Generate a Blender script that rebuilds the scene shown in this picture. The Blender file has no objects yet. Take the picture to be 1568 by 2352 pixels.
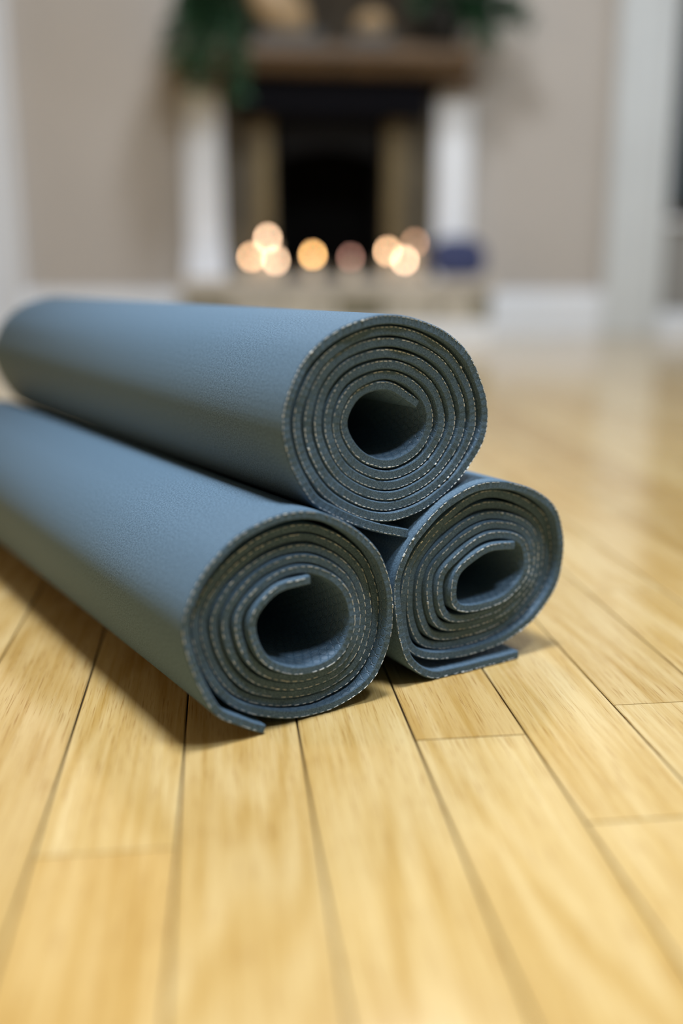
import bpy, bmesh, math, random
from mathutils import Vector, Matrix

random.seed(7)
scene = bpy.context.scene
COL = scene.collection
R = math.radians

# ---------------------------------------------------------------- camera
cam_data = bpy.data.cameras.new('camera')
cam_data.lens = 35.0
cam_data.sensor_width = 36.0
cam_data.sensor_fit = 'AUTO'
cam_data.clip_start = 0.02
cam_data.clip_end = 60.0
cam_data.dof.use_dof = True
cam_data.dof.focus_distance = 0.548
cam_data.dof.aperture_fstop = 1.75
cam = bpy.data.objects.new('camera', cam_data)
COL.objects.link(cam)
cam.location = (0.0, 0.0, 0.228)
cam.rotation_euler = (R(90.0 - 13.31), 0.0, R(-6.843))
scene.camera = cam

# ---------------------------------------------------------------- world, lights, exposure
world = bpy.data.worlds.new('world')
scene.world = world
world.use_nodes = True
bg = world.node_tree.nodes['Background']
bg.inputs['Color'].default_value = (0.50, 0.62, 0.80, 1)
bg.inputs['Strength'].default_value = 0.35


def area_light(name, loc, target, power, color, shape, sx, sy=None):
    d = bpy.data.lights.new(name, 'AREA')
    d.energy = power
    d.color = color
    d.shape = shape
    d.size = sx
    if sy:
        d.size_y = sy
    o = bpy.data.objects.new(name, d)
    COL.objects.link(o)
    o.location = loc
    o.rotation_euler = (Vector(target) - Vector(loc)).to_track_quat('-Z', 'Y').to_euler()
    return o


# overhead: the ceiling lamp almost straight above the mats, then two fill lights
area_light('ceiling_lamp_and_fill', (0.08, 0.29, 2.42), (0.08, 0.29, 0.0), 77.0, (0.90, 0.95, 1.0), 'DISK', 0.42)
area_light('ceiling_lamp_and_fill', (0.68, -0.22, 2.42), (0.68, -0.22, 0.0), 33.0, (0.82, 0.92, 1.0), 'DISK', 0.40)  # cool fill for the cut ends of the mats, high on the camera side
area_light('ceiling_lamp_and_fill', (0.50, 2.45, 2.42), (0.50, 2.45, 0.0), 30.0, (0.92, 0.96, 1.0), 'DISK', 0.40)  # unseen light added to brighten the far wall and fireplace
# added warm fill from the left, lifting the floor shadow; no lamp stands there
area_light('warm_fill_light', (-2.0, 0.45, 1.05), (0.0, 0.6, 0.1), 9.0, (1.0, 0.66, 0.32), 'DISK', 0.30)
# added cool side fill, at an unseen opening in the right wall
area_light('side_fill_light_right', (2.86, 2.2, 1.35), (0.4, 2.6, 0.7), 17.0, (0.74, 0.87, 1.0), 'RECTANGLE', 1.7, 1.4)

scene.view_settings.view_transform = 'Standard'
scene.view_settings.look = 'None'
scene.view_settings.gamma = 1.0
scene.view_settings.use_curve_mapping = False
scene.view_settings.exposure = 0.0
scene.cycles.use_denoising = True
scene.cycles.caustics_reflective = False
scene.cycles.caustics_refractive = False
scene.cycles.use_adaptive_sampling = True
scene.cycles.adaptive_threshold = 0.02
scene.cycles.max_bounces = 6
scene.cycles.diffuse_bounces = 3
scene.cycles.glossy_bounces = 3
scene.cycles.transmission_bounces = 4


# ---------------------------------------------------------------- material helpers
def new_mat(name):
    m = bpy.data.materials.new(name)
    m.use_nodes = True
    nt = m.node_tree
    p = nt.nodes['Principled BSDF']
    return m, nt, p


def N(nt, kind, **kw):
    n = nt.nodes.new(kind)
    for k, v in kw.items():
        setattr(n, k, v)
    return n


def ramp(nt, stops):
    r = nt.nodes.new('ShaderNodeValToRGB')
    e = r.color_ramp.elements
    while len(e) < len(stops):
        e.new(0.5)
    for i, (pos, c) in enumerate(stops):
        e[i].position = pos
        e[i].color = (*c, 1) if len(c) == 3 else c
    return r


def math_node(nt, op, a, b=None):
    n = nt.nodes.new('ShaderNodeMath')
    n.operation = op
    for i, v in enumerate((a, b)):
        if v is None:
            continue
        if isinstance(v, (int, float)):
            n.inputs[i].default_value = v
        else:
            nt.links.new(v, n.inputs[i])
    return n.outputs[0]


def simple_mat(name, color, rough=0.6, noise_scale=12.0, var=0.12, bump=0.0, bump_scale=200.0, metal=0.0, spec=0.5):
    """plain paint / stone / cloth colour with a little procedural variation"""
    m, nt, p = new_mat(name)
    tc = N(nt, 'ShaderNodeTexCoord')
    nz = N(nt, 'ShaderNodeTexNoise')
    nz.inputs['Scale'].default_value = noise_scale
    nz.inputs['Detail'].default_value = 4.0
    nt.links.new(tc.outputs['Object'], nz.inputs['Vector'])
    lo = tuple(c * (1 - var) for c in color)
    hi = tuple(min(1, c * (1 + var)) for c in color)
    rp = ramp(nt, [(0.3, lo), (0.7, hi)])
    nt.links.new(nz.outputs['Fac'], rp.inputs['Fac'])
    nt.links.new(rp.outputs['Color'], p.inputs['Base Color'])
    p.inputs['Roughness'].default_value = rough
    p.inputs['Metallic'].default_value = metal
    p.inputs['Specular IOR Level'].default_value = spec
    if bump > 0:
        n2 = N(nt, 'ShaderNodeTexNoise')
        n2.inputs['Scale'].default_value = bump_scale
        nt.links.new(tc.outputs['Object'], n2.inputs['Vector'])
        b = N(nt, 'ShaderNodeBump')
        b.inputs['Strength'].default_value = bump
        b.inputs['Distance'].default_value = 0.002
        nt.links.new(n2.outputs['Fac'], b.inputs['Height'])
        nt.links.new(b.outputs['Normal'], p.inputs['Normal'])
    return m


def oak_mat():
    m, nt, p = new_mat('oak_plank')
    L = nt.links
    geo = N(nt, 'ShaderNodeNewGeometry')
    info = N(nt, 'ShaderNodeObjectInfo')
    rnd = math_node(nt, 'FRACT', math_node(nt, 'ADD', geo.outputs['Random Per Island'], info.outputs['Random']))
    # shift each plank to its own piece of timber
    comb = N(nt, 'ShaderNodeCombineXYZ')
    L.new(math_node(nt, 'MULTIPLY', rnd, 37.0), comb.inputs[0])
    L.new(math_node(nt, 'MULTIPLY', rnd, 91.0), comb.inputs[1])
    L.new(math_node(nt, 'MULTIPLY', rnd, 13.0), comb.inputs[2])
    add = N(nt, 'ShaderNodeVectorMath', operation='ADD')
    L.new(geo.outputs['Position'], add.inputs[0])
    L.new(comb.outputs[0], add.inputs[1])

    def scaled(sx, sy, sz):
        v = N(nt, 'ShaderNodeVectorMath', operation='MULTIPLY')
        L.new(add.outputs[0], v.inputs[0])
        v.inputs[1].default_value = (sx, sy, sz)
        return v.outputs[0]

    def noise(vec, scale=1.0, detail=3.0, dist=0.0, rough=0.5):
        n = N(nt, 'ShaderNodeTexNoise')
        n.inputs['Scale'].default_value = scale
        n.inputs['Detail'].default_value = detail
        n.inputs['Distortion'].default_value = dist
        n.inputs['Roughness'].default_value = rough
        L.new(vec, n.inputs['Vector'])
        return n.outputs['Fac']

    # broad cathedral figure: bands of a slowly varying field
    field = noise(scaled(17, 2.6, 3), detail=1.5, dist=0.35)
    bands = math_node(nt, 'SINE', math_node(nt, 'MULTIPLY', field, 46.0))
    bands01 = math_node(nt, 'ADD', math_node(nt, 'MULTIPLY', bands, 0.5), 0.5)
    streak = noise(scaled(260, 5.5, 3), detail=5.0, rough=0.70)
    pores = noise(scaled(1500, 40, 10), detail=2.0, rough=0.6)
    pore_mask = N(nt, 'ShaderNodeMapRange')
    L.new(pores, pore_mask.inputs['Value'])
    pore_mask.inputs['From Min'].default_value = 0.56
    pore_mask.inputs['From Max'].default_value = 0.70
    blotch = noise(scaled(9, 4, 3), detail=2.0)

    fig = math_node(nt, 'ADD', math_node(nt, 'MULTIPLY', bands01, 0.15), math_node(nt, 'MULTIPLY', streak, 0.72))
    fig = math_node(nt, 'ADD', fig, math_node(nt, 'MULTIPLY', math_node(nt, 'SUBTRACT', blotch, 0.5), 0.28))
    cr = ramp(nt, [(0.25, (0.58, 0.440, 0.215)), (0.46, (0.50, 0.350, 0.140)), (0.66, (0.40, 0.245, 0.064)), (0.90, (0.27, 0.145, 0.026))])
    L.new(fig, cr.inputs['Fac'])
    # pores
    mixp = N(nt, 'ShaderNodeMix', data_type='RGBA', blend_type='MULTIPLY')
    L.new(math_node(nt, 'MULTIPLY', pore_mask.outputs['Result'], 0.62), mixp.inputs['Factor'])
    L.new(cr.outputs['Color'], mixp.inputs[6])
    mixp.inputs[7].default_value = (0.50, 0.33, 0.15, 1)
    # plank-to-plank tone
    tone = ramp(nt, [(0.0, (0.84, 0.78, 0.68)), (0.35, (1.0, 1.0, 1.0)), (0.7, (1.06, 1.07, 1.12)), (1.0, (0.93, 0.86, 0.74))])
    L.new(rnd, tone.inputs['Fac'])
    mixt = N(nt, 'ShaderNodeMix', data_type='RGBA', blend_type='MULTIPLY')
    mixt.inputs['Factor'].default_value = 1.0
    L.new(mixp.outputs[2], mixt.inputs[6])
    L.new(tone.outputs['Color'], mixt.inputs[7])
    # a few small knots
    vor = N(nt, 'ShaderNodeTexVoronoi')
    vor.inputs['Scale'].default_value = 1.0
    L.new(scaled(7.0, 4.2, 0.0), vor.inputs['Vector'])
    wob = math_node(nt, 'ADD', vor.outputs['Distance'], math_node(nt, 'MULTIPLY', math_node(nt, 'SUBTRACT', streak, 0.5), 0.03))
    kn = N(nt, 'ShaderNodeMapRange')
    L.new(wob, kn.inputs['Value'])
    kn.inputs['From Min'].default_value = 0.020
    kn.inputs['From Max'].default_value = 0.045
    kn.inputs['To Min'].default_value = 0.75
    kn.inputs['To Max'].default_value = 0.0
    mixk = N(nt, 'ShaderNodeMix', data_type='RGBA', blend_type='MIX')
    L.new(kn.outputs['Result'], mixk.inputs['Factor'])
    L.new(mixt.outputs[2], mixk.inputs[6])
    mixk.inputs[7].default_value = (0.30, 0.15, 0.05, 1)
    L.new(mixk.outputs[2], p.inputs['Base Color'])
    # satin varnish
    rr = N(nt, 'ShaderNodeMapRange')
    L.new(blotch, rr.inputs['Value'])
    rr.inputs['To Min'].default_value = 0.10
    rr.inputs['To Max'].default_value = 0.17
    L.new(rr.outputs['Result'], p.inputs['Roughness'])
    p.inputs['Specular IOR Level'].default_value = 0.5
    p.inputs['Coat Weight'].default_value = 0.35
    p.inputs['Coat Roughness'].default_value = 0.12
    bump = N(nt, 'ShaderNodeBump')
    bump.inputs['Strength'].default_value = 0.06
    bump.inputs['Distance'].default_value = 0.0006
    L.new(math_node(nt, 'SUBTRACT', math_node(nt, 'MULTIPLY', streak, 0.7), math_node(nt, 'MULTIPLY', pore_mask.outputs['Result'], 0.5)), bump.inputs['Height'])
    L.new(bump.outputs['Normal'], p.inputs['Normal'])
    return m


def mat_outer():
    """top side of the mats: slate blue foam with a fine pebbled, slightly ribbed skin"""
    m, nt, p = new_mat('mat_skin')
    L = nt.links
    uv = N(nt, 'ShaderNodeUVMap')
    mp = N(nt, 'ShaderNodeVectorMath', operation='MULTIPLY')
    mp.inputs[1].default_value = (1100, 800, 1)
    L.new(uv.outputs[0], mp.inputs[0])
    n1 = N(nt, 'ShaderNodeTexNoise')
    n1.inputs['Scale'].default_value = 1.0
    n1.inputs['Detail'].default_value = 3.0
    n1.inputs['Roughness'].default_value = 0.7
    L.new(mp.outputs[0], n1.inputs['Vector'])
    mp2 = N(nt, 'ShaderNodeVectorMath', operation='MULTIPLY')
    mp2.inputs[1].default_value = (520, 40, 1)
    L.new(uv.outputs[0], mp2.inputs[0])
    n2 = N(nt, 'ShaderNodeTexNoise')
    n2.inputs['Scale'].default_value = 1.0
    n2.inputs['Detail'].default_value = 2.0
    L.new(mp2.outputs[0], n2.inputs['Vector'])
    hgt = math_node(nt, 'ADD', math_node(nt, 'MULTIPLY', n1.outputs['Fac'], 1.0), math_node(nt, 'MULTIPLY', n2.outputs['Fac'], 0.10))
    b = N(nt, 'ShaderNodeBump')
    b.inputs['Strength'].default_value = 0.40
    b.inputs['Distance'].default_value = 0.0005
    L.new(hgt, b.inputs['Height'])
    L.new(b.outputs['Normal'], p.inputs['Normal'])
    rp = ramp(nt, [(0.35, (0.050, 0.090, 0.136)), (0.65, (0.122, 0.200, 0.285))])
    L.new(n1.outputs['Fac'], rp.inputs['Fac'])
    L.new(rp.outputs['Color'], p.inputs['Base Color'])
    p.inputs['Roughness'].default_value = 0.66
    p.inputs['Specular IOR Level'].default_value = 0.22
    return m


def mat_inner():
    """under side of the mats: the same foam embossed with small rings"""
    m, nt, p = new_mat('mat_ring_skin')
    L = nt.links
    uv = N(nt, 'ShaderNodeUVMap')

    def lattice(off):
        s = N(nt, 'ShaderNodeVectorMath', operation='MULTIPLY_ADD')
        pitch = 0.0058
        s.inputs[1].default_value = (1 / pitch, 1 / (pitch * 1.732), 0)
        s.inputs[2].default_value = (off, off, 0)
        L.new(uv.outputs[0], s.inputs[0])
        f = N(nt, 'ShaderNodeVectorMath', operation='FRACTION')
        L.new(s.outputs[0], f.inputs[0])
        c = N(nt, 'ShaderNodeVectorMath', operation='SUBTRACT')
        L.new(f.outputs[0], c.inputs[0])
        c.inputs[1].default_value = (0.5, 0.5, 0)
        k = N(nt, 'ShaderNodeVectorMath', operation='MULTIPLY')
        L.new(c.outputs[0], k.inputs[0])
        k.inputs[1].default_value = (1, 1.732, 0)
        ln = N(nt, 'ShaderNodeVectorMath', operation='LENGTH')
        L.new(k.outputs[0], ln.inputs[0])
        return ln.outputs['Value']

    d = math_node(nt, 'MINIMUM', lattice(0.0), lattice(0.5))
    ring = math_node(nt, 'ABSOLUTE', math_node(nt, 'SUBTRACT', d, 0.42))
    mr = N(nt, 'ShaderNodeMapRange')
    L.new(ring, mr.inputs['Value'])
    mr.inputs['From Min'].default_value = 0.0
    mr.inputs['From Max'].default_value = 0.085
    mr.inputs['To Min'].default_value = 0.0
    mr.inputs['To Max'].default_value = 1.0
    b = N(nt, 'ShaderNodeBump')
    b.inputs['Strength'].default_value = 0.6
    b.inputs['Distance'].default_value = 0.0005
    L.new(mr.outputs['Result'], b.inputs['Height'])
    L.new(b.outputs['Normal'], p.inputs['Normal'])
    tc = N(nt, 'ShaderNodeTexNoise')
    tc.inputs['Scale'].default_value = 900.0
    L.new(uv.outputs[0], tc.inputs['Vector'])
    rp = ramp(nt, [(0.35, (0.050, 0.094, 0.146)), (0.65, (0.080, 0.144, 0.218))])
    L.new(tc.outputs['Fac'], rp.inputs['Fac'])
    L.new(rp.outputs['Color'], p.inputs['Base Color'])
    p.inputs['Roughness'].default_value = 0.5
    return m


def mat_cut():
    """cut edge of the foam"""
    m, nt, p = new_mat('mat_cut_edge')
    L = nt.links
    tc = N(nt, 'ShaderNodeTexCoord')
    n = N(nt, 'ShaderNodeTexNoise')
    n.inputs['Scale'].default_value = 1900.0
    n.inputs['Detail'].default_value = 3.0
    n.inputs['Roughness'].default_value = 0.75
    L.new(tc.outputs['Object'], n.inputs['Vector'])
    rp = ramp(nt, [(0.34, (0.026, 0.052, 0.080)), (0.52, (0.062, 0.110, 0.165)), (0.72, (0.165, 0.255, 0.340))])
    L.new(n.outputs['Fac'], rp.inputs['Fac'])
    L.new(rp.outputs['Color'], p.inputs['Base Color'])
    p.inputs['Roughness'].default_value = 0.8
    p.inputs['Specular IOR Level'].default_value = 0.3
    b = N(nt, 'ShaderNodeBump')
    b.inputs['Strength'].default_value = 0.6
    b.inputs['Distance'].default_value = 0.0004
    L.new(n.outputs['Fac'], b.inputs['Height'])
    L.new(b.outputs['Normal'], p.inputs['Normal'])
    return m


def emission_mat(name, color, strength):
    m, nt, p = new_mat(name)
    nt.nodes.remove(p)
    e = N(nt, 'ShaderNodeEmission')
    e.inputs['Color'].default_value = (*color, 1)
    e.inputs['Strength'].default_value = strength
    nt.links.new(e.outputs[0], nt.nodes['Material Output'].inputs['Surface'])
    return m


M = {
    'oak': oak_mat(),
    'gap': simple_mat('floor_gap', (0.020, 0.011, 0.005), 0.9),
    'wall': simple_mat('greige_paint', (0.47, 0.435, 0.405), 0.75, 3.0, 0.03, 0.12, 350.0),
    'ceiling': simple_mat('ceiling_paint', (0.52, 0.51, 0.50), 0.85, 3.0, 0.02),
    'white': simple_mat('white_gloss_paint', (0.79, 0.83, 0.90), 0.35, 5.0, 0.03),
    'off_white': simple_mat('off_white_paint', (0.62, 0.65, 0.67), 0.4, 5.0, 0.03),
    'grey': simple_mat('grey_panel_paint', (0.26, 0.255, 0.245), 0.7, 5.0, 0.05),
    'grey_dark': simple_mat('charcoal_paint', (0.09, 0.09, 0.095), 0.8, 3.0, 0.03),
    'mat_outer': mat_outer(),
    'mat_inner': mat_inner(),
    'mat_cut': mat_cut(),
    'thread': simple_mat('scrim_thread', (0.60, 0.66, 0.68), 0.8, 45.0, 0.6),
    'mantel': simple_mat('brown_mantel_wood', (0.100, 0.062, 0.033), 0.45, 14.0, 0.3),
    'olive': simple_mat('olive_marble', (0.062, 0.048, 0.026), 0.6, 9.0, 0.4),
    'brass': simple_mat('aged_brass', (0.175, 0.130, 0.062), 0.45, 15.0, 0.25, metal=0.3),
    'iron': simple_mat('black_iron', (0.004, 0.004, 0.006), 0.7, 20.0, 0.3, spec=0.05),
    'soot': simple_mat('soot_black', (0.004, 0.004, 0.004), 0.95, 20.0, 0.3, spec=0.1),
    'hood': simple_mat('dark_hood_metal', (0.006, 0.0055, 0.0055), 0.6, 20.0, 0.3, spec=0.1),
    'stone': simple_mat('hearth_stone', (0.46, 0.43, 0.37), 0.65, 16.0, 0.28, 0.3, 120.0),
    'stone_dark': simple_mat('hearth_stone_dark', (0.19, 0.175, 0.125), 0.65, 16.0, 0.3, 0.3, 120.0),
    'stone_top': simple_mat('hearth_top_stone', (0.50, 0.46, 0.41), 0.5, 12.0, 0.2),
    'mortar': simple_mat('mortar', (0.20, 0.185, 0.15), 0.9),
    'wax': simple_mat('ivory_wax', (0.62, 0.50, 0.36), 0.5, 30.0, 0.06),
    'wick': simple_mat('wick', (0.03, 0.025, 0.02), 0.9),
    'leaf': simple_mat('leaf_green', (0.016, 0.062, 0.024), 0.5, 30.0, 0.5),
    'leaf_pale': simple_mat('leaf_grey_green', (0.055, 0.115, 0.060), 0.5, 30.0, 0.45),
    'stem': simple_mat('plant_stem', (0.075, 0.07, 0.028), 0.7),
    'sage': simple_mat('sage_ceramic', (0.25, 0.28, 0.20), 0.4, 14.0, 0.1),
    'pot_dark': simple_mat('dark_pot', (0.012, 0.011, 0.009), 0.7, 20.0, 0.2, spec=0.15),
    'tan': simple_mat('tan_carved_wood', (0.30, 0.20, 0.10), 0.5, 18.0, 0.25),
    'slate': simple_mat('dark_slate_base', (0.040, 0.047, 0.050), 0.6, 20.0, 0.2),
    'canvas': simple_mat('dark_brown_canvas', (0.045, 0.036, 0.026), 0.8, 8.0, 0.5, spec=0.1),
    'frame': simple_mat('brown_frame_wood', (0.09, 0.065, 0.04), 0.5, 20.0, 0.25),
    'navy': simple_mat('navy_cloth', (0.040, 0.050, 0.125), 0.9, 40.0, 0.2, 0.4, 500.0),
    'bark': simple_mat('fence_brown', (0.085, 0.045, 0.022), 0.8, 8.0, 0.3),
    'hedge': simple_mat('hedge_green', (0.045, 0.07, 0.025), 0.6, 20.0, 0.5),
    'soil': simple_mat('ground_outside', (0.10, 0.09, 0.06), 0.9, 6.0, 0.3),
}
gm, gnt, gp = new_mat('window_glass')
gp.inputs['Base Color'].default_value = (0.9, 0.95, 0.95, 1)
gp.inputs['Transmission Weight'].default_value = 1.0
gp.inputs['Roughness'].default_value = 0.0
gp.inputs['IOR'].default_value = 1.2
M['glass'] = gm


# ---------------------------------------------------------------- mesh helpers
class MB:
    """collects pieces of one mesh"""

    def __init__(self):
        self.v, self.f, self.mi, self.sm = [], [], [], []

    def add(self, verts, faces, mi=0, smooth=False):
        o = len(self.v)
        self.v += [tuple(p) for p in verts]
        for f in faces:
            self.f.append(tuple(i + o for i in f))
            self.mi.append(mi)
            self.sm.append(smooth)

    def box(self, x0, x1, y0, y1, z0, z1, c=0.0, mi=0):
        """box, with all vertical+horizontal edges chamfered by c when c > 0"""
        if c <= 0:
            v = [(x, y, z) for z in (z0, z1) for y in (y0, y1) for x in (x0, x1)]
            f = [(0, 2, 3, 1), (4, 5, 7, 6), (0, 1, 5, 4), (2, 6, 7, 3), (0, 4, 6, 2), (1, 3, 7, 5)]
            self.add(v, f, mi)
            return
        bm = bmesh.new()
        r = bmesh.ops.create_cube(bm, size=1.0)
        for p in r['verts']:
            p.co = Vector(((x0 + x1) / 2 + p.co.x * (x1 - x0), (y0 + y1) / 2 + p.co.y * (y1 - y0), (z0 + z1) / 2 + p.co.z * (z1 - z0)))
        bmesh.ops.bevel(bm, geom=bm.edges[:], offset=c, segments=2, affect='EDGES', profile=0.5)
        bm.verts.index_update()
        self.add([p.co.copy() for p in bm.verts], [[q.index for q in f.verts] for f in bm.faces], mi)
        bm.free()

    def lathe(self, prof, cx=0, cy=0, n=24, mi=0, smooth=True):
        v, f = [], []
        for r, z in prof:
            for i in range(n):
                a = 2 * math.pi * i / n
                v.append((cx + r * math.cos(a), cy + r * math.sin(a), z))
        for k in range(len(prof) - 1):
            for i in range(n):
                j = (i + 1) % n
                f.append((k * n + i, k * n + j, (k + 1) * n + j, (k + 1) * n + i))
        f.append(tuple(reversed(range(n))))
        f.append(tuple(range((len(prof) - 1) * n, len(prof) * n)))
        self.add(v, f, mi, smooth)

    def prism_x(self, prof, x0, x1, mi=0):
        """profile of (y, z) swept along x"""
        n = len(prof)
        v = [(x0, y, z) for y, z in prof] + [(x1, y, z) for y, z in prof]
        f = [(i, (i + 1) % n, n + (i + 1) % n, n + i) for i in range(n)]
        f += [tuple(reversed(range(n))), tuple(range(n, 2 * n))]
        self.add(v, f, mi)

    def mesh(self, name, mats):
        me = bpy.data.meshes.new(name)
        me.from_pydata(self.v, [], self.f)
        for m in mats if isinstance(mats, (list, tuple)) else [mats]:
            me.materials.append(m)
        me.polygons.foreach_set('material_index', self.mi)
        me.polygons.foreach_set('use_smooth', self.sm)
        me.update()
        bm = bmesh.new()
        bm.from_mesh(me)
        bmesh.ops.recalc_face_normals(bm, faces=bm.faces[:])
        bm.to_mesh(me)
        bm.free()
        return me

    def build(self, name, mats, parent=None, **props):
        return link(name, self.mesh(name, mats), parent, **props)


def link(name, me, parent=None, **props):
    o = bpy.data.objects.new(name, me)
    COL.objects.link(o)
    if parent is not None:
        o.parent = parent
    for k, v in props.items():
        o[k] = v
    return o


def thing(name, label, cat, loc=(0, 0, 0), rot=(0, 0, 0), group=None):
    o = bpy.data.objects.new(name, None)
    COL.objects.link(o)
    o.empty_display_size = 0.05
    o.location = loc
    o.rotation_euler = rot
    o['label'] = label
    o['category'] = cat
    if group:
        o['group'] = group
    return o


def one_box(name, mat, x0, x1, y0, y1, z0, z1, c=0.0, parent=None, **props):
    b = MB()
    b.box(x0, x1, y0, y1, z0, z1, c)
    return b.build(name, mat, parent, **props)


S = 'structure'

# ---------------------------------------------------------------- room shell
X0, X1, Y0, Y1, ZC = -2.40, 2.90, -2.40, 3.90, 2.50


def wall_pieces(b, fixed, u0, u1, z0, z1, holes, thick, axis):
    """wall with rectangular holes, as boxes; axis 'y': plane y=fixed running in x"""
    us = sorted({u0, u1, *[h[0] for h in holes], *[h[1] for h in holes]})
    zs = sorted({z0, z1, *[h[2] for h in holes], *[h[3] for h in holes]})
    for i in range(len(us) - 1):
        for k in range(len(zs) - 1):
            cu, cz = (us[i] + us[i + 1]) / 2, (zs[k] + zs[k + 1]) / 2
            if any(h[0] < cu < h[1] and h[2] < cz < h[3] for h in holes):
                continue
            if axis == 'y':
                b.box(us[i], us[i + 1], min(fixed, fixed + thick), max(fixed, fixed + thick), zs[k], zs[k + 1])
            else:
                b.box(min(fixed, fixed + thick), max(fixed, fixed + thick), us[i], us[i + 1], zs[k], zs[k + 1])


FBX0, FBX1, FBZ0, FBZ1 = 0.207, 0.616, 0.22, 0.775      # firebox opening
WX0, WX1, WZ0, WZ1 = 1.742, 2.55, 0.445, 2.10           # window in the far wall
b = MB()
wall_pieces(b, Y1, X0, X1, 0.0, ZC, [(FBX0, FBX1, FBZ0, FBZ1), (WX0, WX1, WZ0, WZ1)], 0.12, 'y')
b.build('wall_far', M['wall'], kind=S)
b = MB()
wall_pieces(b, Y0, X0, X1, 0.0, ZC, [], -0.12, 'y')
b.build('wall_back', M['grey_dark'], kind=S)
b = MB()
wall_pieces(b, X0, Y0, Y1, 0.0, ZC, [], -0.12, 'x')
b.build('wall_left', M['grey'], kind=S)
b = MB()
wall_pieces(b, X1, Y0, Y1, 0.0, ZC, [(1.35, 3.05, 0.65, 2.05)], 0.12, 'x')  # out-of-view opening, added to hold the side fill light
b.build('wall_right', M['wall'], kind=S)
one_box('ceiling', M['ceiling'], X0 - 0.12, X1 + 0.12, Y0 - 0.12, Y1 + 0.12, ZC, ZC + 0.1, kind=S)


# skirting boards of the far wall: tall board with a rounded top bead
def skirting(name, x0, x1, hgt, y=Y1, d=0.018):
    b = MB()
    b.prism_x([(y, 0.0), (y - d, 0.0), (y - d, hgt - 0.03), (y - d * 0.8, hgt - 0.018), (y - d * 0.8, hgt - 0.01),
               (y - d * 0.5, hgt - 0.002), (y, hgt)], x0, x1)
    return b.build(name, M['white'], kind=S)


skirting('baseboard_left', -0.715, -0.122, 0.176)
skirting('baseboard_right', 0.922, 1.508, 0.172)
skirting('baseboard_window', 1.737, X1, 0.092)
# door casing at the far left, window casing at the right: flat board with raised outer bands
for nm, xa, xb in (('trim_1', -0.86, -0.715), ('trim_2', 1.508, 1.737)):
    b = MB()
    w = xb - xa
    b.box(xa, xb, Y1 - 0.030, Y1, 0.0, ZC, 0.003)
    b.box(xa, xa + 0.032, Y1 - 0.046, Y1 - 0.029, 0.0, ZC, 0.004)
    b.box(xb - 0.032, xb, Y1 - 0.046, Y1 - 0.029, 0.0, ZC, 0.004)
    b.box(xa + w * 0.42, xb - w * 0.42, Y1 - 0.036, Y1 - 0.029, 0.0, ZC, 0.003)
    b.build(nm, M['white' if nm == 'trim_1' else 'off_white'], kind=S)
# grey panelling under the window sill
one_box('trim_3', M['grey'], 1.737, X1, Y1 - 0.012, Y1, 0.092, 0.430, 0.002, kind=S)

# window in the far wall with sash, glass and sill
win = bpy.data.objects.new('window_1', None)
COL.objects.link(win)
win.location = (WX0, Y1, WZ0)
win['kind'] = S
b = MB()
ww, wh = WX1 - WX0, WZ1 - WZ0
for (xa, xb, za, zb) in ((0, 0.03, 0, wh), (ww - 0.03, ww, 0, wh), (0, ww, 0, 0.04), (0, ww, wh - 0.04, wh), (0, ww, wh * 0.5 - 0.02, wh * 0.5 + 0.02)):
    b.box(xa, xb, 0.03, 0.07, za, zb, 0.004)
b.build('window_frame', M['frame'], win)
one_box('pane', M['glass'], 0.03, ww - 0.03, 0.048, 0.052, 0.04, wh - 0.04, parent=win)
one_box('window_sill', M['white'], 0.0, ww, -0.04, 0.03, -0.018, 0.0, 0.004, parent=win)

# ---------------------------------------------------------------- floor: sub-floor + oak strips
floor = one_box('floor', M['gap'], X0 - 0.12, X1 + 0.12, Y0 - 0.12, Y1 + 0.12, -0.05, -0.0035, kind=S)
PW, P0 = 0.0578, -0.0812            # strip width, x of one seam


def plank_mesh():
    w, c, z0 = (PW - 0.0009) / 2, 0.0005, -0.0045
    cy = 0.00015
    v, f = [], []
    # bottom ring, shoulder ring, top ring
    for (xx, yy, zz) in ((w, 0.5, z0), (w, 0.5, -c), (w - c, 0.5 - cy, 0.0)):
        v += [(-xx, -yy, zz), (xx, -yy, zz), (xx, yy, zz), (-xx, yy, zz)]
    for k in range(2):
        for i in range(4):
            j = (i + 1) % 4
            f.append((k * 4 + i, k * 4 + j, (k + 1) * 4 + j, (k + 1) * 4 + i))
    f.append((8, 9, 10, 11))
    return v, f


pv, pf = plank_mesh()
b = MB()
b.add(pv, pf)
PLANK = b.mesh('plank', M['oak'])
known = {0: [0.3711], 3: [0.4549], 4: [0.3693], 5: [0.4838], 6: [0.6788]}      # butt joints seen in the photo
cam_inv = (Matrix.Translation(cam.location) @ cam.rotation_euler.to_matrix().to_4x4()).inverted()


def view_score(xc, ya, yb):
    best = 0.0
    n = 12
    for i in range(n + 1):
        p = cam_inv @ Vector((xc, ya + (yb - ya) * i / n, 0))
        z = -p.z
        if z < 0.05:
            continue
        u, w = p.x / z * 35 / 24, p.y / z * 35 / 36
        if abs(u) < 0.53 and abs(w) < 0.53:
            best += (yb - ya) / n / z ** 3
    return best


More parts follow.
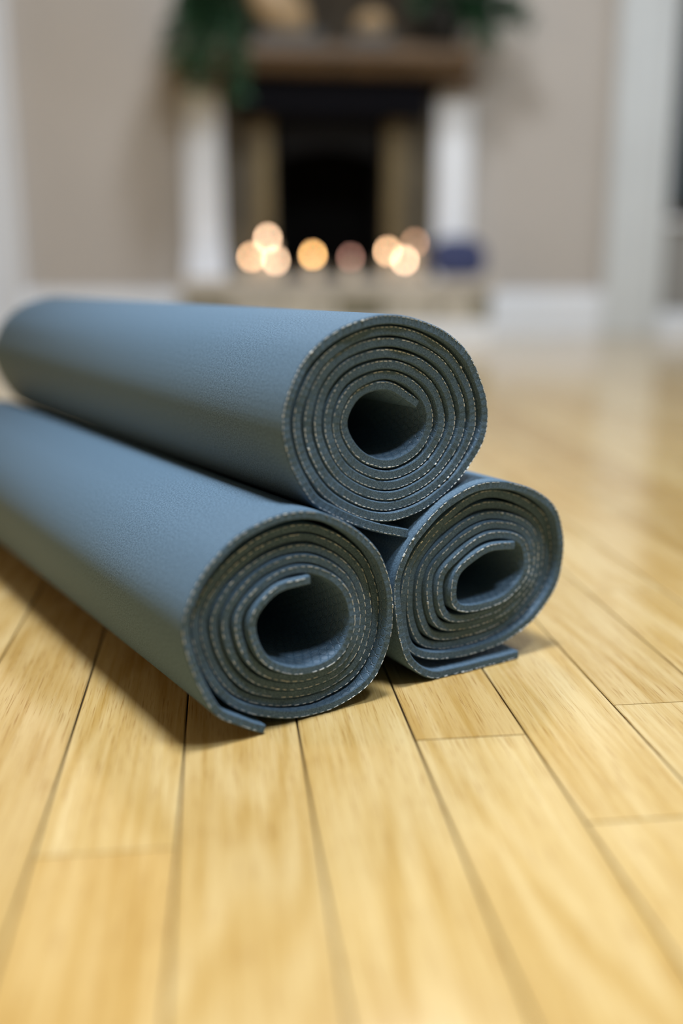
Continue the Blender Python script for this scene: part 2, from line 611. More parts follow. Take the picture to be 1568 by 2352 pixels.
planks = []
k0 = math.floor((X0 - P0) / PW)
k1 = math.ceil((X1 - P0) / PW)
for k in range(k0, k1):
    xc = P0 + (k + 0.5) * PW
    rng = random.Random(1000 + k)
    if k in known:
        cuts = [known[k][0]]
    else:
        cuts = [rng.uniform(-0.6, 0.2) if -4 < k < 10 else rng.uniform(-0.5, 0.6)]
        if k == 1:
            cuts = [-0.10]
        if k == -1:
            cuts = [-0.35]
        if k == -2:
            cuts = [-0.05]
        if k == 2:
            cuts = [0.02]
    while cuts[-1] < Y1:
        cuts.append(cuts[-1] + rng.choice((0.42, 0.6, 0.75, 0.9, 1.1)) * rng.uniform(0.85, 1.15) + (0.25 if -2 <= k <= 8 else 0) + (0.5 if k in (-1, 1, 2) else 0))
    cuts[-1] = Y1
    if cuts[-1] - cuts[-2] < 0.12:
        cuts.pop(-2)
    while cuts[0] > Y0:
        cuts.insert(0, max(Y0, cuts[0] - rng.uniform(0.5, 1.2)))
    for ya, yb in zip(cuts[:-1], cuts[1:]):
        planks.append((view_score(xc, ya, yb), xc, ya, yb, rng.uniform(-0.00012, 0.00012)))
planks.sort(key=lambda t: -t[0])
rest = MB()
for i, (sc, xc, ya, yb, dz) in enumerate(planks):
    ln = yb - ya - 0.0009
    if i < 300 and sc > 0:
        o = link('plank', PLANK, floor)
        o.location = (xc, (ya + yb) / 2, dz)
        o.scale = (1, ln, 1)
    else:
        rest.add([(xc + x, (ya + yb) / 2 + y * ln, z + dz) for x, y, z in pv], pf)
o = rest.build('plank_field', M['oak'], floor, kind='stuff')

# ---------------------------------------------------------------- rolled mats
# cross-sections of the rolls in mm, from the inner tongue outwards to the loose flap:
# (across, height above the floor, how far the edge sits back from the front)
ROLL_LEFT = [
    (6.5, 80.2, 0.0), (-14.7, 77.8, 0.4), (-28.7, 62.8, 0.8), (-21.1, 37.8, 1.1), (5.1, 26.0, 1.5), (27.9, 31.1, 1.9), (36.4, 49.7, 2.2), (29.3, 71.8,
    2.6), (6.5, 85.4, 3.0), (-17.7, 81.8, 3.2), (-35.7, 63.4, 3.5), (-24.2, 33.4, 3.8), (6.5, 21.0, 4.0), (31.9, 27.3, 4.2), (41.3, 48.1, 4.5), (34.2,
    73.5, 4.8), (7.8, 90.4, 5.0), (-20.9, 85.8, 5.2), (-41.7, 64.0, 5.5), (-27.8, 29.2, 5.8), (7.6, 16.0, 6.0), (35.9, 23.4, 6.2), (46.1, 46.6, 6.5),
    (39.0, 75.3, 6.8), (9.0, 95.4, 7.0), (-24.0, 89.7, 7.2), (-46.8, 64.4, 7.4), (-31.2, 25.3, 7.6), (8.7, 11.0, 7.8), (39.8, 19.5, 7.9), (51.0, 45.2,
    8.1), (43.7, 77.3, 8.3), (10.0, 100.3, 8.5), (-27.2, 93.6, 8.6), (-51.8, 65.0, 8.6), (-35.0, 21.7, 8.7), (9.2, 6.0, 8.8), (43.3, 15.9, 8.8),
    (55.9, 44.0, 8.9), (48.1, 79.8, 8.9), (10.4, 105.4, 9.0), (-30.6, 97.3, 7.9), (-57.0, 66.6, 6.8), (-40.7, 20.3, 5.6), (6.7, 0.8, 4.5), (46.9,
    10.6, 3.4), (61.2, 44.9, 2.2), (49.3, 87.1, 1.1), (5.0, 114.7, 0.0), (-38.8, 104.4, 0.0), (-64.7, 70.1, 0.0), (-50.0, 18.5, 0.0), (-44.5, 13.6,
    0.0), (-36.1, 8.7, 0.0), (-27.8, 3.2, 0.0), (-21.4, 0.3, 0.0)]
ROLL_RIGHT = [
    (23.3, 75.6, 0.0), (2.8, 76.7, 0.0), (-10.3, 71.3, 0.2), (-21.7, 62.0, 0.5), (-20.9, 40.8, 0.8), (5.6, 36.4, 1.0), (23.1, 40.4, 1.2), (36.6, 52.5,
    1.5), (32.4, 76.0, 1.8), (4.1, 83.4, 2.0), (-14.6, 76.1, 2.2), (-30.6, 62.9, 2.5), (-26.3, 35.2, 2.8), (7.2, 31.0, 3.0), (27.4, 37.1, 3.2), (41.9,
    51.2, 3.5), (38.3, 78.2, 3.8), (5.5, 89.2, 4.0), (-18.6, 80.7, 4.2), (-36.9, 63.4, 4.5), (-30.5, 30.4, 4.8), (9.0, 25.6, 5.0), (31.7, 33.7, 5.2),
    (47.2, 49.8, 5.5), (43.7, 79.9, 5.8), (6.9, 94.8, 6.0), (-22.4, 85.0, 6.2), (-42.5, 63.8, 6.5), (-35.1, 25.3, 6.8), (10.7, 20.3, 7.0), (36.1,
    30.4, 7.2), (52.5, 48.5, 7.5), (49.4, 81.8, 7.8), (8.3, 100.7, 8.0), (-26.1, 89.1, 7.9), (-48.0, 64.3, 7.8), (-40.3, 21.0, 7.6), (11.4, 14.9,
    7.5), (40.1, 26.7, 7.4), (57.9, 47.7, 7.2), (53.8, 85.4, 7.1), (7.2, 107.7, 7.0), (-30.4, 92.5, 6.1), (-53.3, 65.8, 5.2), (-48.4, 18.6, 4.4),
    (8.6, 9.2, 3.5), (43.2, 22.0, 2.6), (63.5, 48.2, 1.8), (55.5, 92.6, 0.9), (1.1, 114.4, 0.0), (-39.6, 98.7, 0.0), (-62.1, 68.5, 0.0), (-55.6, 17.9,
    0.0), (-51.8, 12.6, 0.0), (-47.5, 8.4, 0.0), (-40.9, 3.6, 0.0), (-32.1, 0.3, 0.0), (-23.2, 0.3, 0.0), (-14.3, 0.3, 0.0), (6.2, 0.3, 0.0), (31.5,
    0.3, 0.0)]
ROLL_TOP = [
    (25.8, 161.6, 7.0), (4.2, 173.4, 7.0), (-17.1, 169.3, 6.9), (-26.9, 152.8, 6.8), (-17.5, 134.2, 6.6), (4.5, 125.2, 6.5), (25.4, 131.5, 6.4),
    (35.4, 147.8, 6.2), (27.4, 167.8, 6.1), (3.4, 179.3, 6.0), (-21.5, 172.7, 5.9), (-32.6, 153.4, 5.8), (-22.7, 131.0, 5.6), (3.8, 119.1, 5.5),
    (30.0, 126.9, 5.4), (42.7, 147.4, 5.2), (32.4, 172.2, 5.1), (2.6, 184.9, 5.0), (-26.8, 176.9, 4.9), (-38.2, 153.9, 4.8), (-27.8, 128.0, 4.6),
    (3.2, 113.6, 4.5), (33.9, 123.0, 4.4), (49.7, 146.9, 4.2), (36.8, 176.2, 4.1), (1.8, 190.8, 4.0), (-32.3, 181.3, 3.9), (-44.9, 154.6, 3.8),
    (-32.6, 125.2, 3.6), (2.5, 108.0, 3.5), (37.9, 119.1, 3.4), (56.1, 146.5, 3.2), (41.9, 180.7, 3.1), (1.0, 196.8, 3.0), (-37.1, 185.1, 2.9),
    (-51.5, 155.2, 2.8), (-37.8, 122.0, 2.6), (1.9, 102.5, 2.5), (41.8, 115.1, 2.4), (63.0, 146.1, 2.2), (46.0, 184.5, 2.1), (0.2, 202.8, 2.0),
    (-41.5, 188.4, 1.8), (-58.4, 156.0, 1.5), (-43.5, 118.8, 1.2), (0.8, 97.0, 1.0), (45.5, 111.0, 0.8), (70.5, 145.7, 0.5), (51.0, 189.5, 0.2),
    (-1.4, 208.6, 0.0), (-47.2, 192.7, 0.0), (-65.8, 156.7, 0.0), (-49.6, 115.2, 0.0), (-36.6, 106.1, 0.0), (-19.5, 97.3, 0.0), (-5.7, 92.0, 0.0),
    (13.7, 86.2, 0.0)]


def spline(pts, step=0.0015):
    P = [Vector(p) / 1000 for p in pts]
    P = [2 * P[0] - P[1]] + P + [2 * P[-1] - P[-2]]
    out = []
    for i in range(1, len(P) - 2):
        p = P[i - 1:i + 3]
        t = [0.0]
        for j in range(3):
            t.append(t[-1] + max((p[j + 1].xy - p[j].xy).length, 1e-6) ** 0.5)
        for q in range(14):
            x = t[1] + (t[2] - t[1]) * q / 14
            A = [(t[j + 1] - x) / (t[j + 1] - t[j]) * p[j] + (x - t[j]) / (t[j + 1] - t[j]) * p[j + 1] for j in range(3)]
            B = [(t[j + 2] - x) / (t[j + 2] - t[j]) * A[j] + (x - t[j]) / (t[j + 2] - t[j]) * A[j + 1] for j in range(2)]
            out.append((t[2] - x) / (t[2] - t[1]) * B[0] + (x - t[1]) / (t[2] - t[1]) * B[1])
    out.append(P[-2])
    # resample evenly
    res, acc, prev = [out[0]], 0.0, out[0]
    for p in out[1:]:
        d = (p.xy - prev.xy).length
        while acc + d >= step:
            w = (step - acc) / d
            prev = prev.lerp(p, w)
            res.append(prev)
            d = (p.xy - prev.xy).length
            acc = 0.0
        acc += d
        prev = p
    # even out small kinks of the rolled sheet
    for _ in range(14):
        res = [res[0]] + [res[i - 1] * 0.25 + res[i] * 0.5 + res[i + 1] * 0.25 for i in range(1, len(res) - 1)] + [res[-1]]
    return res


def rolled_mat(label, pts, thick, loc, rz, rx, seed, pitch):
    rng = random.Random(seed)
    root = thing('yoga_mat', label, 'yoga mat', loc, (rx, 0, rz), 'rolled yoga mats in a stack')
    E = spline(pts)
    n = len(E)
    tang = []
    for i in range(n):
        d = E[min(i + 2, n - 1)].xy - E[max(i - 2, 0)].xy
        d.normalize()
        tang.append(d)
    ph = [rng.uniform(0, 6.28) for _ in range(4)]
    verts, uvs = [], []
    WID, bev = 0.545, 0.0006
    for i, e in enumerate(E):
        nrm = Vector((-tang[i].y, tang[i].x))       # towards the centre of the roll
        arc = i * 0.0015
        s = e.z + 0.00025 * math.sin(arc * 95 + ph[0]) + 0.0002 * math.sin(arc * 231 + ph[1]) + 0.00008 * math.sin(arc * 1400 + ph[2])
        o2 = e.xy
        i2 = o2 + nrm * thick
        for q, ss in ((o2, s + WID), (o2, s + bev), (o2 + nrm * bev, s), (i2 - nrm * bev, s), (i2, s + bev), (i2, s + WID)):
            verts.append((q.x, ss, q.y))
    faces, mi, sm, fuv = [], [], [], []
    slot = (0, 2, 2, 2, 1, 2)
    for i in range(n - 1):
        for k in range(6):
            a, c = i * 6 + k, i * 6 + (k + 1) % 6
            d, f = (i + 1) * 6 + (k + 1) % 6, (i + 1) * 6 + k
            faces.append((a, c, d, f))
            mi.append(slot[k])
            sm.append(k in (0, 1, 3, 4))
            fuv.append([(j // 6 * 0.0015, verts[j][1]) for j in (a, c, d, f)])
    for i, rev in ((0, False), (n - 1, True)):
        f = [i * 6 + k for k in range(6)]
        if rev:
            f.reverse()
        faces.append(tuple(f))
        mi.append(2)
        sm.append(False)
        fuv.append([(0, 0)] * 6)
    me = bpy.data.meshes.new('rolled_sheet')
    me.from_pydata(verts, [], faces)
    for k in ('mat_outer', 'mat_inner', 'mat_cut'):
        me.materials.append(M[k])
    me.polygons.foreach_set('material_index', mi)
    me.polygons.foreach_set('use_smooth', sm)
    lay = me.uv_layers.new(name='UVMap')
    flat = []
    for f in fuv:
        for u in f:
            flat += u
    lay.data.foreach_set('uv', flat)
    me.update()
    bm = bmesh.new()
    bm.from_mesh(me)
    bmesh.ops.recalc_face_normals(bm, faces=bm.faces[:])
    bm.to_mesh(me)
    bm.free()
    link('rolled_sheet', me, root, label='slate blue foam sheet rolled into a spiral')

    # cut ends of the scrim fabric: small pale dashes just inside the outer face
    th = MB()
    pos = 0.004
    total = (n - 1) * 0.0015
    while pos < total - 0.004:
        ln = pitch * rng.uniform(0.52, 0.82)
        if rng.random() > 0.06:
            wid = rng.uniform(0.00020, 0.00040)
            out = 0.00025
            inset = rng.uniform(0.00065, 0.00095)
            if rng.random() < 0.03:
                wid *= 1.9
                out = 0.0007
                ln *= 0.8
            i0 = max(1, min(n - 2, round(pos / 0.0015)))
            base = E[i0]
            t2 = tang[i0]
            nn = Vector((-t2.y, t2.x))
            arc = i0 * 0.0015
            s = base.z + 0.00025 * math.sin(arc * 95 + ph[0]) + 0.0002 * math.sin(arc * 231 + ph[1])
            c2 = base.xy + nn * inset
            jit = rng.uniform(-0.08, 0.08)
            td = Vector((t2.x - t2.y * jit, t2.y + t2.x * jit))
            nd = Vector((-td.y, td.x))
            p = [c2 - td * ln / 2 - nd * wid / 2, c2 + td * ln / 2 - nd * wid / 2, c2 + td * ln / 2 + nd * wid / 2, c2 - td * ln / 2 + nd * wid / 2]
            v = [(q.x, s + 0.0004, q.y) for q in p] + [(c2.x + (q.x - c2.x) * 0.8, s - out, c2.y + (q.y - c2.y) * 0.8) for q in p]
            th.add(v, [(4, 5, 6, 7), (0, 1, 5, 4), (1, 2, 6, 5), (2, 3, 7, 6), (3, 0, 4, 7)])
        pos += pitch * rng.uniform(0.9, 1.1)
    th.build('scrim_threads', M['thread'], root, kind='stuff', label='pale dashed thread ends along the cut edge')
    return root


rolled_mat('rolled slate blue mat lying on the floor at the left, nearest the camera', ROLL_LEFT, 0.0045, (0.0361, 0.4800, 0.0), R(26.457), 0.0, 11, 0.0042)
rolled_mat('rolled slate blue mat on the floor at the right, its flap flat on the planks', ROLL_RIGHT, 0.0049, (0.1483, 0.5428, 0.0), R(24.457), 0.0, 12, 0.0036)
rolled_mat('rolled slate blue mat resting on top of the other two mats', ROLL_TOP, 0.0051, (0.0876, 0.5190, 0.0006), R(26.300), R(0.0), 13, 0.0031)

# ---------------------------------------------------------------- fireplace
fp = thing('fireplace', 'fireplace with white pilasters, black iron firebox and brown wooden mantel', 'fireplace', (0.41, 3.64, 0.0))
FX, FY = 0.41, 3.64


def fbox(name, mat, x0, x1, y0, y1, z0, z1, c=0.003, **props):
    return one_box(name, M[mat], x0 - FX, x1 - FX, y0 - FY, y1 - FY, z0, z1, c, fp, **props)


HX0, HX1, HY0, HZ = -0.122, 0.922, 3.38, 0.220
# hearth: white plinth, stone blocks, top slab
he_root = thing('hearth', 'raised stone hearth on a white plinth in front of the fireplace', 'hearth', (0.40, 3.58, 0.0))


def hbox(name, mat, x0, x1, y0, y1, z0, z1, c=0.003, **props):
    return one_box(name, M[mat], x0 - 0.40, x1 - 0.40, y0 - 3.58, y1 - 3.58, z0, z1, c, he_root, **props)


HYB = 3.774                                   # back of the hearth, against the fireplace
hbox('plinth', 'white', HX0 + 0.004, HX1 - 0.004, HY0 + 0.006, HYB, 0.0, 0.080)
hbox('mortar_core', 'mortar', HX0 + 0.008, HX1 - 0.008, HY0 + 0.008, HYB, 0.080, HZ - 0.050, 0.0)
xs = [HX0, 0.03, 0.20, 0.395, 0.545, 0.73, 0.865, HX1]
for i in range(7):
    mt = 'stone_dark' if i in (0, 3, 6) else 'stone'
    hbox('stone_block', mt, xs[i] + 0.003, xs[i + 1] - 0.003, HY0 + random.uniform(-0.003, 0.003), HY0 + 0.09, 0.083, HZ - 0.053, 0.006)
for side in (HX0, HX1 - 0.09):
    for j in range(2):
        ya = HY0 + 0.095 + j * 0.15
        hbox('stone_block', 'stone', side + 0.001, side + 0.089, ya, ya + 0.144, 0.083, HZ - 0.053, 0.006)
hbox('hearth_slab', 'stone_top', HX0 - 0.008, HX1 + 0.008, HY0 - 0.010, HYB, HZ - 0.048, HZ, 0.006)
fbox('fireplace_footing', 'stone_top', HX0, HX1, HYB + 0.001, Y1, 0.0, HZ - 0.001)
# pilasters with plain base and fluted face
for xa, xb in ((-0.109, 0.020), (0.806, 0.935)):
    b = MB()
    b.box(xa - FX, xb - FX, 3.785 - FY, Y1 - FY, HZ, 0.875, 0.003)
    b.box(xa - 0.008 - FX, xb + 0.008 - FX, 3.776 - FY, Y1 - FY, HZ, HZ + 0.09, 0.004)
    b.box(xa + 0.022 - FX, xb - 0.022 - FX, 3.777 - FY, 3.79 - FY, HZ + 0.11, 0.85, 0.004)
    b.build('pilaster', M['white'], fp, label='white painted fireplace pilaster')
    fbox('capital', 'mantel', xa - 0.006, xb + 0.006, 3.700, Y1, 0.868, 0.907, 0.005)
# olive slips and tan strips either side of the opening
for xa, xb in ((0.020, 0.138), (0.685, 0.806)):
    fbox('slip_panel', 'olive', xa, xb, 3.805, Y1, HZ, 0.905)
for xa, xb in ((0.138, FBX0 - 0.006), (FBX1 + 0.006, 0.685)):
    b = MB()
    b.box(xa - FX, xb - FX, 3.80 - FY, Y1 - FY, HZ, 0.79, 0.004)
    b.box(xa + 0.018 - FX, xb - 0.018 - FX, 3.788 - FY, 3.80 - FY, HZ + 0.02, 0.77, 0.005)
    b.build('brass_strip', M['brass'], fp, label='tan brass strip beside the firebox')
# black iron header and arched hood
b = MB()
b.box(0.070 - FX, 0.760 - FX, 3.700 - FY, Y1 - FY, 0.778, 0.907, 0.004)
b.box(0.12 - FX, 0.71 - FX, 3.692 - FY, 3.705 - FY, 0.80, 0.88, 0.004)
b.build('iron_header', M['iron'], fp, label='black cast iron lintel')
b = MB()
prof = []
for i in range(13):
    t = i / 12
    x = 0.225 + (0.598 - 0.225) * t
    prof.append((x - FX, 0.650 + 0.035 * math.sin(math.pi * t)))
v, f = [], []
for y in (3.795 - FY, 3.83 - FY):
    v += [(x, y, z) for x, z in prof] + [(x, y, 0.785) for x, z in prof]
n13 = 13
for i in range(12):
    f += [(i, i + 1, n13 + i + 1, n13 + i), (26 + i, 26 + n13 + i, 26 + n13 + i + 1, 26 + i + 1), (i, 26 + i, 26 + i + 1, i + 1), (n13 + i, n13 + i + 1, 26 + n13 + i + 1, 26 + n13 + i)]
f += [(0, n13, 26 + n13, 26), (12, 26 + 12, 26 + 25, 25)]
b.add(v, f)
b.build('hood', M['hood'], fp, label='dark arched firebox hood')
# firebox lining (open box), grate bars
b = MB()
bx0, bx1, by0, by1 = FBX0 + 0.001 - FX, FBX1 - 0.001 - FX, 3.83 - FY, 4.18 - FY
tt = 0.012
b.box(bx0, bx1, by1 - tt, by1, FBZ0, FBZ1)
b.box(bx0, bx0 + tt, by0, by1 - tt, FBZ0, FBZ1)
b.box(bx1 - tt, bx1, by0, by1 - tt, FBZ0, FBZ1)
b.box(bx0 + tt, bx1 - tt, by0, by1 - tt, FBZ1 - tt, FBZ1)
b.box(bx0 + tt, bx1 - tt, by0, by1 - tt, FBZ0 - 0.01, FBZ0 + 0.004)
b.build('firebox', M['soot'], fp, label='sooty black firebox')
# mantel shelf: stepped moulding
b = MB()
b.prism_x([(Y1 - FY, 0.908), (3.655 - FY, 0.908), (3.640 - FY, 0.918), (3.630 - FY, 0.932), (3.622 - FY, 0.945), (3.605 - FY, 0.950),
           (3.600 - FY, 0.956), (3.600 - FY, 0.988), (3.605 - FY, 0.994), (Y1 - FY, 0.994)], -0.085 - FX, 0.895 - FX)
b.build('mantel_shelf', M['mantel'], fp, label='brown wooden mantel shelf')
MZ = 0.994

# ---------------------------------------------------------------- candles on the hearth
FL = {}


def flame_mat(color, strength):
    key = (color, strength)
    if key not in FL:
        FL[key] = emission_mat('candle_flame', color, strength)
    return FL[key]


def candle(label, x, y, zf, rad, color, strength):
    """zf: height of the flame's centre"""
    root = thing('candle', label, 'candle', (x, y, HZ), group='lit candles along the hearth')
    hh = zf - HZ - 0.017
    b = MB()
    b.lathe([(rad * 0.97, 0.0), (rad, 0.004), (rad, hh - 0.003), (rad * 0.93, hh), (rad * 0.7, hh - 0.003), (0.004, hh - 0.005)], n=28)
    b.build('wax_body', M['wax'], root)
    b = MB()
    b.lathe([(0.0009, hh - 0.006), (0.0009, hh + 0.004), (0.0005, hh + 0.0065)], n=8)
    b.build('wick', M['wick'], root)
    b = MB()
    prof = []
    for i in range(13):
        t = i / 12
        r = 0.0078 * math.sin(math.pi * min(1, t * 0.98 + 0.02)) ** 0.75 * (1.15 - 0.55 * t)
        prof.append((max(r, 0.0003), hh + 0.005 + 0.026 * t))
    b.lathe(prof, n=16)
    b.build('flame', flame_mat(color, strength), root, label='small bright candle flame')
    return root


A1, A2, A3 = (1.0, 0.60, 0.33), (1.0, 0.66, 0.42), (1.0, 0.55, 0.20)
candle('short candle furthest left on the hearth, in front of the white pilaster', 0.112, 3.50, 0.293, 0.022, A1, 25.0)
candle('tallest candle, standing behind the two short ones at the left', 0.170, 3.53, 0.356, 0.024, A2, 28.0)
candle('short candle standing right of and in front of the tallest candle', 0.193, 3.47, 0.281, 0.020, A2, 23.0)
candle('single deep orange candle left of the hearth middle', 0.321, 3.50, 0.300, 0.022, A3, 31.0)
candle('dim small candle in the middle of the hearth', 0.453, 3.51, 0.292, 0.020, (1.0, 0.50, 0.38), 6.0)
candle('candle right of the middle, left of the bright pair', 0.580, 3.50, 0.313, 0.022, A1, 28.0)
candle('bright short candle at the front right of the hearth', 0.633, 3.46, 0.282, 0.020, A2, 27.0)
candle('dim taller candle behind the right pair, before the brass strip', 0.694, 3.60, 0.345, 0.026, (1.0, 0.55, 0.33), 9.0)

# ---------------------------------------------------------------- navy cushion on the hearth
b = MB()
nu, nv = 24, 14
v, f = [], []
for j in range(nv + 1):
    ph = -math.pi / 2 + math.pi * j / nv
    for i in range(nu):
        a = 2 * math.pi * i / nu
        cx, sx = math.cos(a), math.sin(a)
        se = lambda c, e: math.copysign(abs(c) ** e, c)
        x = 0.100 * se(cx, 0.75) * se(math.cos(ph), 0.6)
        z = 0.066 + 0.072 * se(sx, 0.75) * se(math.cos(ph), 0.6)
        y = 0.034 * se(math.sin(ph), 0.9) * (1 - 0.25 * (abs(cx) ** 4 + abs(sx) ** 4))
        v.append((x, y, max(z, 0.0)))
for j in range(nv):
    for i in range(nu):
        k = (i + 1) % nu
        f.append((j * nu + i, j * nu + k, (j + 1) * nu + k, (j + 1) * nu + i))
b.add(v, f, 0, True)
cu = thing('small_cushion', 'small navy blue cushion leaning at the right end of the hearth', 'cushion', (0.838, 3.52, HZ + 0.004), (R(-8), 0, R(6)))
b.build('cover', M['navy'], cu)
b = MB()
seam = [(0.101 * math.copysign(abs(math.cos(2 * math.pi * i / 40)) ** 0.75, math.cos(2 * math.pi * i / 40)), 0.0, max(0.0022, 0.066 + 0.0725 * math.copysign(abs(math.sin(2 * math.pi * i / 40)) ** 0.75, math.sin(2 * math.pi * i / 40)))) for i in range(40)]


def tube(b, path, rad, closed=False, n=6, mi=0):
    m = len(path)
    vv, ff = [], []
    for i, p in enumerate(path):
        p = Vector(p)
        d = Vector(path[(i + 1) % m if closed else min(i + 1, m - 1)]) - Vector(path[i - 1 if closed or i else 0])
        if d.length < 1e-9:
            d = Vector((0, 0, 1))
        d.normalize()
        s = d.cross(Vector((0.3, 0.9, 0.2))).normalized()
        t = d.cross(s)
        rr = rad if not callable(rad) else rad(i / max(1, m - 1))
        for k in range(n):
            a = 2 * math.pi * k / n
            vv.append(p + s * rr * math.cos(a) + t * rr * math.sin(a))
    for i in range(m if closed else m - 1):
        for k in range(n):
            a, c = i * n + k, i * n + (k + 1) % n
            j = (i + 1) % m
            ff.append((a, c, j * n + (k + 1) % n, j * n + k))
    b.add(vv, ff, mi, True)


tube(b, seam, 0.0022, True)
b.build('piping', M['navy'], cu)


# ---------------------------------------------------------------- things on the mantel
def leaf(b, base, direction, up, ln, wd, mi=0):
    d = direction.normalized()
    s = d.cross(up)
    if s.length < 1e-4:
        s = d.cross(Vector((1, 0, 0.2)))
    s.normalize()
    nrm = s.cross(d)
    p0 = base
    mid = base + d * ln * 0.45 + nrm * ln * 0.06
    tip = base + d * ln - nrm * ln * 0.12
    q = base + d * ln * 0.18
    b.add([p0, q + s * wd * 0.35 + nrm * wd * 0.12, mid + s * wd * 0.5 + nrm * wd * 0.15, tip, mid - s * wd * 0.5 + nrm * wd * 0.15, q - s * wd * 0.35 + nrm * wd * 0.12, mid],
          [(0, 1, 6), (1, 2, 6), (2, 3, 6), (3, 4, 6), (4, 5, 6), (5, 0, 6)], mi, True)


def trailing_plant(label, loc, vines, pot_prof, pot_mat, leaf_mats, seed, leaf_len):
    rng = random.Random(seed)
    root = thing('trailing_plant', label, 'potted plant', loc, group='plants on the mantel')
    b = MB()
    b.lathe(pot_prof, n=28)
    b.build('pot', M[pot_mat], root)
    top = max(z for r, z in pot_prof)
    st, fo = MB(), MB()
    for (ex, ey, ez, arch, nl) in vines:
        a = Vector((rng.uniform(-0.02, 0.02), rng.uniform(-0.02, 0.01), top - 0.01))
        e = Vector((ex, ey, ez))
        c = Vector(((a.x + e.x) * 0.5 + ex * 0.25, (a.y + e.y) * 0.5, max(a.z, e.z) + arch))
        path = []
        for i in range(15):
            t = i / 14
            path.append(a * (1 - t) ** 2 + c * 2 * t * (1 - t) + e * t * t)
        tube(st, path, lambda t: 0.0016 * (1.2 - t * 0.7), n=5)
        for i in range(int(nl * 3.6)):
            t = rng.uniform(0.12, 1.0)
            k = min(13, int(t * 14))
            p = path[k].lerp(path[k + 1], t * 14 - k)
            d = (path[k + 1] - path[k]).normalized()
            side = Vector((rng.gauss(0, 1), rng.gauss(-0.3, 0.8), rng.gauss(-0.1, 0.8))).normalized()
            side *= rng.uniform(0.6, 1.6)
            dr = (d * 0.5 + side).normalized()
            q = p + side * 0.012
            ln = leaf_len * rng.uniform(0.65, 1.25)
            leaf(fo, q, dr, Vector((rng.gauss(0, 0.3), -0.5, 1)), ln, ln * rng.uniform(0.5, 0.7), 0 if rng.random() < 0.62 else 1)
    st.build('stems', M['stem'], root)
    fo.build('foliage', [M[leaf_mats[0]], M[leaf_mats[1]]], root, kind='stuff')
    return root


trailing_plant('green trailing plant in a pale sage pot spilling over the left mantel end', (0.055, 3.70, MZ),
               [(-0.16, -0.06, 0.10, 0.08, 34), (-0.20, -0.10, -0.06, 0.06, 40), (-0.15, -0.15, -0.12, 0.06, 44), (-0.11, -0.165, -0.17, 0.05, 36),
                (-0.19, -0.05, 0.03, 0.06, 34), (-0.11, -0.04, 0.14, 0.07, 34), (-0.07, -0.165, -0.10, 0.04, 26), (0.02, -0.17, -0.20, 0.03, 40),
                (0.03, -0.17, -0.13, 0.03, 24), (-0.03, -0.02, 0.22, 0.05, 30), (0.03, 0.0, 0.20, 0.05, 22), (-0.13, -0.02, 0.20, 0.06, 30)],
               [(0.030, 0.0), (0.034, 0.003), (0.042, 0.05), (0.046, 0.095), (0.048, 0.11), (0.044, 0.112), (0.040, 0.098), (0.004, 0.096)],
               'sage', ('leaf', 'leaf_pale'), 3, 0.040)
trailing_plant('dark green leafy plant in a black pot at the right mantel end', (0.800, 3.72, MZ),
               [(0.25, -0.05, 0.12, 0.06, 30), (0.30, -0.03, 0.10, 0.08, 30), (0.18, -0.06, 0.05, 0.06, 34), (0.13, -0.07, 0.06, 0.05, 28),
                (0.05, -0.06, 0.14, 0.05, 30), (-0.09, -0.03, 0.16, 0.05, 26), (0.02, 0.0, 0.26, 0.05, 30), (0.16, 0.0, 0.22, 0.06, 30), (0.10, -0.05, 0.10, 0.05, 34)],
               [(0.055, 0.0), (0.060, 0.004), (0.072, 0.08), (0.078, 0.145), (0.074, 0.147), (0.066, 0.13), (0.004, 0.128)],
               'pot_dark', ('leaf', 'leaf'), 5, 0.042)


def ornament(label, loc, rz, sx, sz, lean):
    root = thing('carved_ornament', label, 'ornament', loc, (0, 0, rz), 'carved ornaments on the mantel')
    b = MB()
    b.box(-sx * 1.02, sx * 1.02, -0.045, 0.045, 0.0, 0.048, 0.006)
    b.build('base', M['slate'], root)
    # rounded leaning body: cross-sections shrinking and drifting upwards
    nn, mm = 20, 14
    v, f = [], []
    for j in range(mm + 1):
        t = j / mm
        z = 0.046 + sz * t
        r = math.sin(math.pi * (0.18 + 0.80 * t)) ** 0.7
        r = max(r, 0.05)
        cx = lean * (t ** 1.2)
        for i in range(nn):
            a = 2 * math.pi * i / nn
            v.append((cx + sx * 0.86 * r * math.cos(a), 0.036 * r * math.sin(a), z))
    for j in range(mm):
        for i in range(nn):
            k = (i + 1) % nn
            f.append((j * nn + i, j * nn + k, (j + 1) * nn + k, (j + 1) * nn + i))
    f.append(tuple(reversed(range(nn))))
    f.append(tuple(range(mm * nn, mm * nn + nn)))
    b = MB()
    b.add(v, f, 0, True)
    b.build('body', M['tan'], root, label='tan rounded carved body')
    return root


ornament('large tan rounded ornament on a dark base, left one on the mantel', (0.262, 3.70, MZ), R(4), 0.108, 0.20, -0.10)
ornament('smaller tan rounded ornament on a dark base, right one on the mantel', (0.545, 3.70, MZ), R(-6), 0.070, 0.085, 0.01)

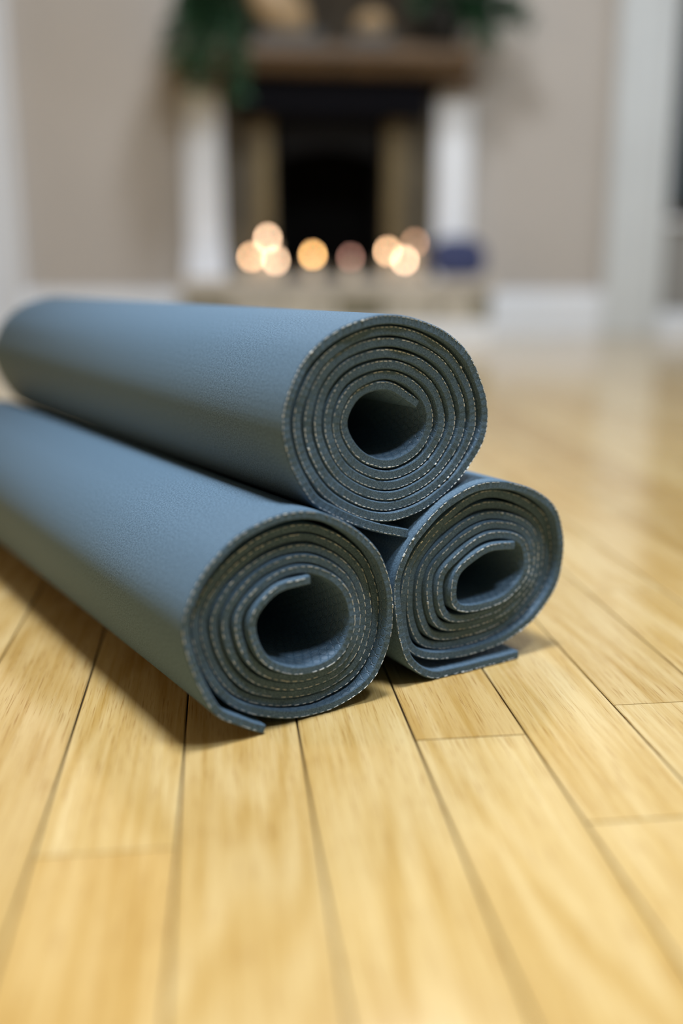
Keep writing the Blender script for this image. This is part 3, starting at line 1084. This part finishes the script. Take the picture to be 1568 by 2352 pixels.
pic = thing('picture', 'dark brown framed picture standing on the mantel against the wall', 'picture', (0.41, 3.868, MZ), (R(-2.5), 0, 0))
b = MB()
for (xa, xb, za, zb) in ((-0.45, 0.45, 0.0, 0.035), (-0.45, 0.45, 0.465, 0.50), (-0.45, -0.415, 0.034, 0.466), (0.415, 0.45, 0.034, 0.466)):
    b.box(xa, xb, -0.014, 0.010, za, zb, 0.003)
b.build('frame', M['frame'], pic)
one_box('canvas', M['canvas'], -0.42, 0.42, -0.006, 0.006, 0.03, 0.47, parent=pic)

# ---------------------------------------------------------------- outside the window
one_box('garden_ground', M['soil'], 0.5, 5.5, 4.03, 7.5, -0.15, -0.05, kind=S)
fe = thing('garden_fence', 'brown board fence in the garden outside the window', 'fence', (2.9, 5.6, -0.05))
for i in range(24):
    x = -1.8 + i * 0.155
    one_box('board', M['bark'], x, x + 0.145, 0.0, 0.02, 0.0, 2.2 + random.uniform(-0.01, 0.01), 0.004, fe)
one_box('rail', M['bark'], -1.8, 1.92, 0.021, 0.06, 0.5, 0.58, 0.004, fe)
one_box('rail', M['bark'], -1.8, 1.92, 0.021, 0.06, 1.6, 1.68, 0.004, fe)
he = thing('hedge', 'green hedge in the garden outside the window', 'hedge', (2.6, 4.95, -0.05))
rng = random.Random(21)
fo, st = MB(), MB()
for i in range(2600):
    x, y, z = rng.uniform(-1.3, 1.7), rng.gauss(0, 0.13), 0.05 + 1.05 * rng.random() ** 0.8 + 0.06 * math.sin(i)
    d = Vector((rng.gauss(0, 1), rng.gauss(-0.5, 1), rng.gauss(0.3, 0.8)))
    leaf(fo, Vector((x, y, z)), d, Vector((0, -0.4, 1)), rng.uniform(0.05, 0.09), 0.04)
for i in range(16):
    x = -1.25 + i * 0.19
    tube(st, [(x, 0, 0), (x + rng.uniform(-0.04, 0.04), rng.uniform(-0.04, 0.04), 0.5), (x + rng.uniform(-0.08, 0.08), 0, 0.95)], 0.012, n=6)
fo.build('foliage', M['hedge'], he, kind='stuff')
st.build('stems', M['stem'], he)
